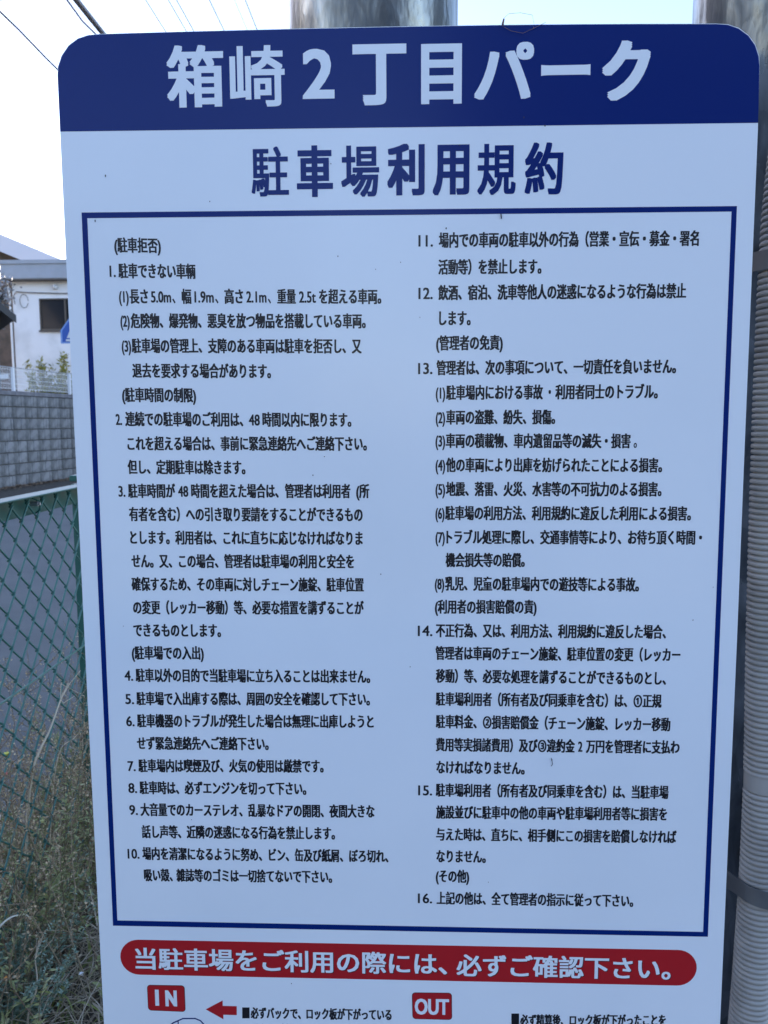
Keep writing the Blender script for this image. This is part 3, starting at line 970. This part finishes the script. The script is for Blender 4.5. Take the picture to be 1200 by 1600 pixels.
dg_cache = {}
def glyphs(txt, off):
    """outline of a string as a filled mesh at em size 1"""
    k = (txt, off)
    if k in dg_cache:
        return dg_cache[k]
    c = bpy.data.curves.new('lettering', 'FONT')
    c.body = txt
    c.size = 1
    c.offset = off
    c.resolution_u = 3
    c.fill_mode = 'FRONT'
    o = bpy.data.objects.new('lettering', c)
    col.objects.link(o)
    dg = bpy.context.evaluated_depsgraph_get()
    ev = o.evaluated_get(dg)
    me = ev.to_mesh()
    vs = [(v.co.x, v.co.y) for v in me.vertices]
    fs = [tuple(p.vertices) for p in me.polygons]
    ev.to_mesh_clear()
    bpy.data.objects.remove(o)
    bpy.data.curves.remove(c)
    dg_cache[k] = (vs, fs)
    return vs, fs


def fat(q, pts, fs, y, dx, n=2):
    """draw a glyph mesh with its strokes widened by dx (mm): shifted copies a hair apart"""
    if n == 2:
        offs = [(-.5, -.25), (.5, .25), (-.5, .25), (.5, -.25)]
    elif n == 5:
        offs = [(a * .5, b * .27) for a in (-1, 0, 1) for b in (-1, 1)]
    else:
        offs = [(a * .25, b * .38) for a in (-2, -1, 0, 1, 2) for b in (-1, 0, 1)]
    for k, (ox, oz) in enumerate(offs):
        q.add([((x + ox * dx) * mm, y - 0.000007 * k, (z + oz * dx) * mm) for x, z in pts], fs)


def put_line(segs, em, off, y, name, m, dxx=0.5, n=2, shift=(0, 0)):
    q = MB()
    for txt, x0, z0, x1, z1 in segs:
        if txt.isascii() and em < 20:
            dx = min(dxx, 0.62)
        elif txt in '、。':
            dx = 0.4
        else:
            dx = dxx
        vs, fs = glyphs(txt, off)
        u0 = min(v[0] for v in vs)
        u1 = max(v[0] for v in vs)
        x0s, x1s = x0 + dx / 2, x1 - dx / 2
        pts = []
        for u, v in vs:
            t = (u - u0) / (u1 - u0)
            pts.append((x0s + (x1s - x0s) * t + shift[0], z0 + (z1 - z0) * t + (v - 0.375) * em + shift[1]))
        fat(q, pts, fs, y, dx, n)
    return q.build(name, m, sign)


def put_box(items, off, y, name, m, dx0=0.0, n=3):
    q = MB()
    for ch, x0, x1, z0, z1, *w in items:
        dx = w[0] if w else dx0
        vs, fs = glyphs(ch, off)
        u0, u1 = min(v[0] for v in vs), max(v[0] for v in vs)
        w0, w1 = min(v[1] for v in vs), max(v[1] for v in vs)
        pts = [(x0 + dx / 2 + (x1 - x0 - dx) * (u - u0) / (u1 - u0), z0 + (z1 - z0) * (v - w0) / (w1 - w0)) for u, v in vs]
        fat(q, pts, fs, y, dx, n)
    return q.build(name, m, sign)


put_box([t + (w,) for t, w in zip(TITLE, (2.7, 2.1, 2.8, 4.8, 3.5, 3.2, 0, 4.4))], 0, LY * 2, 'title_lettering', M_white, 3.6, 9)
put_box([t + (w,) for t, w in zip(SUBTITLE, (1.4, 2.6, 1.8, 2.8, 2.6, 1.8, 2.1))], 0, LY, 'subtitle_lettering', M_navy, 2.6, 9)
for row in BODY:
    put_line(row, 13.8, 0, LY, 'printed_line', M_black, 0.86, 5)
NA = ("当駐車場をご利用の際には、", *NOTICE_A[0], *NOTICE_A[1])
NB = ("必ずご確認下さい。", *NOTICE_B[0], *NOTICE_B[1])
put_line([NA, NB], 24.0, 0, LY * 1.9, 'notice_shadow', M_black, 1.25, 5, (0.7, -0.7))
put_line([NA, NB], 24.0, 0, LY * 3, 'notice_lettering', M_white, 1.25, 5)
put_box([("I", IN_I[0][0], IN_I[1][0], IN_I[1][1], IN_I[0][1]), ("N", IN_N[0][0], IN_N[1][0], IN_N[1][1], IN_N[0][1])], 0, LY * 3, 'in_lettering', M_white, 1.9, 9)
put_box([("OUT", OUT_T[0][0], OUT_T[1][0], OUT_T[1][1], OUT_T[0][1])], 0, LY * 3, 'out_lettering', M_white, 1.3, 9)
put_line([("必ずバックで、ロック板が下がっている", *GA[0], *GA[1])], 12.8, 0, LY, 'printed_line', M_black, 0.85, 5)
put_line([("必ず精算後、ロック板が下がったことを", *GB[0], *GB[1])], 12.8, 0, LY, 'printed_line', M_black, 0.85, 5)
put_line([("それを確認してロックからバックで", *GA2[0], *GA2[1])], 12.8, 0, LY, 'printed_line', M_black, 0.85, 5)
# specks, scratches and a squashed insect
q = MB()
srn = random.Random(3)
for x, z in SPECKS + [(srn.uniform(-280, 280), srn.uniform(530, 1420)) for _ in range(26)]:
    r0 = srn.uniform(0.25, 0.6)
    el = srn.uniform(1, 2.2)
    q.add([((x + r0 * math.cos(k)) * mm, LY * 5, (z + r0 * el * math.sin(k)) * mm) for k in (0, 1, 2.1, 3.2, 4.2, 5.2)], [(0, 1, 2, 3, 4, 5)])
q.tube([(135.0 * mm, -.0005, 787 * mm), (135.6 * mm, -.0009, 785 * mm), (136.4 * mm, -.0006, 781 * mm), (135.2 * mm, -.0005, 779 * mm)], 0.00025, 5)
q.tube([(83.2 * mm, -.0005, 1277 * mm), (83.6 * mm, -.0009, 1273 * mm)], 0.0005, 5)
tag(q.build('dirt_specks', M_speck, sign), kind='stuff')
# mounting rails between the board and the poles
for z in (1.30, 0.45):
    ybox('mounting_rail', -0.27, 0.29, 0.0032, 0.0335, z - 0.02, z + 0.02, M_galv0, sign, 0.002)
# dry tendril caught on the top edge
q = MB()
q.tube([(0.0830, -0.0012, 1.4300), (0.0835, -0.0014, 1.4365), (0.088, -0.001, 1.4405), (0.098, 0.0, 1.4415), (0.108, 0.001, 1.4400), (0.1095, 0.001, 1.4335), (0.109, -0.001, 1.428)], 0.00015, 4)
q.tube([(0.0842, -0.0012, 1.4298), (0.09, -0.0015, 1.4265), (0.100, -0.0015, 1.4245), (0.1095, -0.0013, 1.4285), (0.119, -.001, 1.433)], 0.00018, 5)
q.tube([(0.0828, -0.0014, 1.4318), (0.0838, -0.0016, 1.4362)], [0.0011, 0.0007], 6)
tag(q.build('dry_tendril', mat('tendril', (0.2, 0.13, 0.10), 0.8)), 'thin dry tendril curled over the top edge of the sign', 'tendril')

# ------------------------------------------------------------------ weeds and dry grass
rnd = random.Random(77)
def blade(q, p, d, L, W, droop, n=4, curl=0.0):
    p = Vector(p)
    d = d.normalized()
    s = d.cross(Vector((0, 0, 1)))
    s = s.normalized() if s.length > 0.05 else Vector((math.cos(L * 999), math.sin(L * 999), 0))
    vs, fs = [], []
    for k in range(n + 1):
        u = k / n
        w = W * (1 - u ** 1.6) * 0.5 + 0.0001
        vs += [p + s * w, p - s * w]
        if k < n:
            fs.append((2 * k, 2 * k + 1, 2 * k + 3, 2 * k + 2))
        p = p + d * (L / n)
        d = (d + Vector((0, 0, -droop / n)) + s * curl / n).normalized()
    q.add(vs, fs)


def spot(y0=-0.6, y1=2.4):
    """a place in the planted strip, mostly near the fence"""
    return rnd.gauss(FX + 0.06, 0.13), rnd.uniform(y0, y1)


straw = mat('straw', (0.3, 0.25, 0.16), 0.6, isl=[(0.15, 0.115, 0.075), (0.36, 0.30, 0.21), (0.58, 0.52, 0.40), (0.26, 0.21, 0.14), (0.24, 0.25, 0.11)], trans=0.15)
q = MB()
for i in range(10000):
    x = rnd.uniform(-1.05, -0.40)
    y = rnd.uniform(-0.4, 2.2) if i % 4 else rnd.uniform(-2.5, 6)
    a = rnd.uniform(0, 6.28)
    up = rnd.choice((0.05, 0.15, 0.3, 0.9))
    blade(q, (x, y, rnd.uniform(0.0, 0.06)), Vector((math.cos(a), math.sin(a), up)), rnd.uniform(0.05, 0.24), rnd.uniform(0.0012, 0.0032), rnd.uniform(0.2, 1.2), 5, rnd.uniform(-.7, .7))
tag(q.build('dry_grass', straw), 'matted dry grass covering the soil strip under the fence', 'grass', kind='stuff')
gm = mat('grass_green', (0.1, 0.14, 0.04), 0.6, isl=[(0.121, 0.168, 0.054), (0.243, 0.309, 0.081), (0.365, 0.407, 0.121), (0.176, 0.225, 0.068)], trans=0.25)
q = MB()
for i in range(750):
    x = rnd.uniform(-1.02, -0.42)
    y = rnd.uniform(-0.4, 2.2)
    a = rnd.uniform(0, 6.28)
    blade(q, (x, y, 0.01), Vector((math.cos(a), math.sin(a), rnd.uniform(.4, 2))), rnd.uniform(0.08, 0.2), rnd.uniform(0.004, 0.009), rnd.uniform(0.8, 2.0), 6, rnd.uniform(-.5, .5))
tag(q.build('green_grass', gm), 'broad green grass blades growing through the dry grass', 'grass', kind='stuff')

M_wstem = mat('weed_stem', (0.13, 0.15, 0.08), 0.7, isl=[(0.10, 0.12, 0.06), (0.22, 0.19, 0.12), (0.14, 0.09, 0.06)])
gl = [(0.108, 0.140, 0.047), (0.230, 0.267, 0.095), (0.311, 0.351, 0.162), (0.203, 0.225, 0.068), (0.459, 0.477, 0.257)]
M_wleaf = mat('weed_leaf', (0.1, 0.13, 0.05), 0.6, isl=gl, trans=0.22)
M_bleaf = mat('blue_green_leaf', (0.1, 0.16, 0.13), 0.65, isl=[(0.081, 0.140, 0.095), (0.149, 0.239, 0.169), (0.216, 0.323, 0.243), (0.324, 0.421, 0.338)], trans=0.2)
M_seed = mat('seed_head', (0.25, 0.18, 0.11), 0.85, isl=[(0.203, 0.140, 0.081), (0.405, 0.309, 0.189), (0.608, 0.505, 0.338), (0.270, 0.211, 0.108)], trans=0.15)


def weed_stem(st, lf, x, y, h, lean, nl, L, W, z0=0.0, thick=0.0016):
    a = rnd.uniform(0, 6.28)
    d = Vector((math.cos(a) * lean, math.sin(a) * lean, 1))
    pts = [Vector((x, y, z0))]
    for k in range(6):
        pts.append(pts[-1] + (d + rv() * 0.28).normalized() * h / 6)
    st.tube(pts, [thick * (1 - k / 8) for k in range(7)], 4, False)
    for k in range(nl):
        u = rnd.uniform(0.12, 1.0) ** 0.8
        j = min(5, int(u * 6))
        p = pts[j].lerp(pts[j + 1], min(1, u * 6 - j))
        b = rnd.uniform(0, 6.28)
        dd = Vector((math.cos(b), math.sin(b), rnd.uniform(-0.1, 0.9)))
        leaf(lf, p, dd, Vector((0, 0, 1)) + rv() * 0.5, L * rnd.uniform(0.6, 1.2) * (1.1 - 0.5 * u), W * rnd.uniform(0.7, 1.2) * (1.1 - 0.5 * u))
    return pts


st, lf = MB(), MB()
for i in range(1000):
    x, y = spot(-0.5, 2.3)
    if x > -0.705 and y < 1.05 and rnd.random() < 0.85:
        continue
    near = abs(x - (FX + .03))
    weed_stem(st, lf, x, y, rnd.uniform(0.16, 0.46) * max(0.45, 1 - near * 1.6), 0.35, 34, 0.022, 0.0075)
tag(st.build('weed_stems', M_wstem), 'tangled thin stems of the green weeds along the fence foot', 'weeds', kind='stuff')
tag(lf.build('weed_leaves', M_wleaf), 'small green leaves of the dense weeds along the fence foot', 'weeds', kind='stuff')
# dry, seed-laden weeds, taller, near the post and behind the mesh
st, lf = MB(), MB()
for i in range(260):
    x, y = rnd.gauss(FX - 0.03, 0.10), rnd.uniform(0.55, 1.9) if i % 3 else rnd.uniform(-0.6, 2.4)
    pts = weed_stem(st, lf, x, y, rnd.uniform(0.3, 0.62), 0.3, 30, 0.010, 0.005, thick=0.0013)
    for k in range(5):      # side branches with seeds
        b = pts[rnd.randrange(2, 6)]
        a = rnd.uniform(0, 6.28)
        e = b + Vector((math.cos(a), math.sin(a), rnd.uniform(0.3, 1.2))) * rnd.uniform(0.03, 0.09)
        st.tube([b, (b + e) / 2 + rv() * .006, e], [0.0009, 0.0007, 0.0004], 3, False)
        for j in range(9):
            p = b.lerp(e, rnd.uniform(0.3, 1)) + rv() * 0.006
            leaf(lf, p, rv(), rv(), rnd.uniform(0.004, 0.009), rnd.uniform(0.003, 0.006))
tag(st.build('dry_weed_stems', mat('dry_stem', (0.2, 0.15, 0.1), 0.8, isl=[(0.10, 0.07, 0.045), (0.24, 0.19, 0.12), (0.32, 0.27, 0.2)])), 'brown brittle stems of the dried weeds at the green fence post', 'weeds', kind='stuff')
tag(lf.build('dry_seed_heads', M_seed), 'brown seed heads of the dried weeds in front of the green fence post', 'weeds', kind='stuff')


def plant(name, label, cat, loc, n, h, lean, nl, L, W, lm, seed):
    rnd.seed(seed)
    t = thing(name, label, cat, loc)
    st, lf = MB(), MB()
    for i in range(n):
        weed_stem(st, lf, rnd.gauss(0, 0.02), rnd.gauss(0, 0.02), h * rnd.uniform(0.6, 1), lean, nl, L, W)
    st.build('stem', M_wstem, t)
    tag(lf.build('foliage', lm, t), kind='stuff')
    return t


plant('weed_plant', 'bushy blue green weed low in the bottom left corner', 'plant', (-0.70, 0.62, 0), 30, 0.24, 0.75, 60, 0.016, 0.006, M_bleaf, 8)
plant('weed_plant', 'second blue green weed just above the bushy one at the left edge', 'plant', (-0.735, 0.74, 0), 22, 0.31, 0.6, 55, 0.016, 0.006, M_bleaf, 9)
plant('weed_plant', 'upright grey green weed with narrow leaves before the mesh', 'plant', (-0.73, 0.90, 0), 7, 0.40, 0.25, 46, 0.022, 0.007, M_wleaf, 10)
rnd = random.Random(5)


def stalk(label, pts, r, m, cat='stalk', name='dry_stalk', hd=None):
    t = thing(name, label, cat, tuple(pts[0]))
    o = Vector(pts[0])
    P = [p - o for p in catmull(pts, 6)]
    q = MB()
    q.tube(P, [r * (1 - 0.55 * i / len(P)) for i in range(len(P))], 6)
    q.build('stem', m, t)
    if hd:
        hd(t, P[-1])
    return t


M_palestalk = mat('pale_stalk', (0.48, 0.42, 0.31), 0.7)
def twiglets(t, e):
    q = MB()
    for i in range(5):
        q.tube([e, e + Vector((rnd.uniform(-.01, .01), rnd.uniform(0, .06), rnd.uniform(-.01, .03))), e + Vector((rnd.uniform(-.02, .02), rnd.uniform(.03, .09), rnd.uniform(-.02, .05)))], [.0012, .0009, .0005], 4)
    q.build('twigs', M_palestalk, t)
stalk('pale bent dry stalk leaning to the right against the mesh', [(-0.80, 0.86, 0.0), (-0.80, 0.89, 0.25), (-0.785, 0.905, 0.38), (-0.772, 0.96, 0.44), (-0.772, 1.02, 0.485)], 0.0036, M_palestalk, hd=twiglets)
stalk('long thin dry stem arching towards the fence post', [(-0.81, 0.98, 0.0), (-0.79, 1.02, 0.33), (-0.77, 1.08, 0.375), (-0.76, 1.17, 0.385), (-0.76, 1.22, 0.37)], 0.0013, M_palestalk)
stalk('crooked forked stem lying on the dry grass near the bottom', [(-0.64, 0.55, 0.01), (-0.665, 0.58, 0.06), (-0.66, 0.61, 0.10), (-0.685, 0.66, 0.12)], 0.0022, M_palestalk, hd=twiglets)


def flower(label, head, foot, m, r, petals=7):
    def hd(t, e):
        q = MB()
        for i in range(petals):
            a = 6.283 * i / petals
            leaf(q, e, Vector((math.cos(a), math.sin(a) - .3, 0.45)), Vector((0, 0, 1)), r, r * 0.75)
        q.tube([e - Vector((0, 0, r * .3)), e + Vector((0, 0, r * .3))], r * 0.35, 8)
        q.build('blossom', m, t)
    h = Vector(head)
    f = Vector(foot)
    return stalk(label, [f, f.lerp(h, .5) + rv() * .01, h], 0.0013, M_wstem, 'flower', 'wild_flower', hd)


M_yel = mat('petal_yellow', (0.75, 0.72, 0.12), 0.6)
flower('small bright yellow flower at the left edge above the weeds', (-0.795, 0.815, 0.445), (-0.78, 0.80, 0.0), M_yel, 0.0075)
flower('tiny salmon pink bud below the yellow flower', (-0.768, 0.757, 0.43), (-0.76, 0.76, 0.0), mat('petal_pink', (0.72, 0.22, 0.18), 0.6), 0.0045)
flower('round white seed ball among the dry grass by the sign edge', (-0.60, 0.66, 0.09), (-0.61, 0.66, 0.0), mat('petal_white', (0.8, 0.8, 0.78), 0.6), 0.0055, 11)
flower('small orange flower in the bottom left corner', (-0.715, 0.61, 0.115), (-0.72, 0.63, 0.0), mat('petal_orange', (0.75, 0.33, 0.08), 0.6), 0.006)
flower('pale yellow faded bloom in the middle of the green weeds', (-0.745, 0.845, 0.29), (-0.75, 0.85, 0.0), mat('petal_faded', (0.5, 0.5, 0.2), 0.6), 0.0065)
stalk('white curled dead stem resting on the blue green weed', [(-0.72, 0.60, 0.17), (-0.725, 0.61, 0.205), (-0.715, 0.635, 0.214), (-0.70, 0.66, 0.205), (-0.695, 0.67, 0.19)], 0.0022, mat('bleached_stem', (0.62, 0.62, 0.52), 0.6), name='curled_stem')
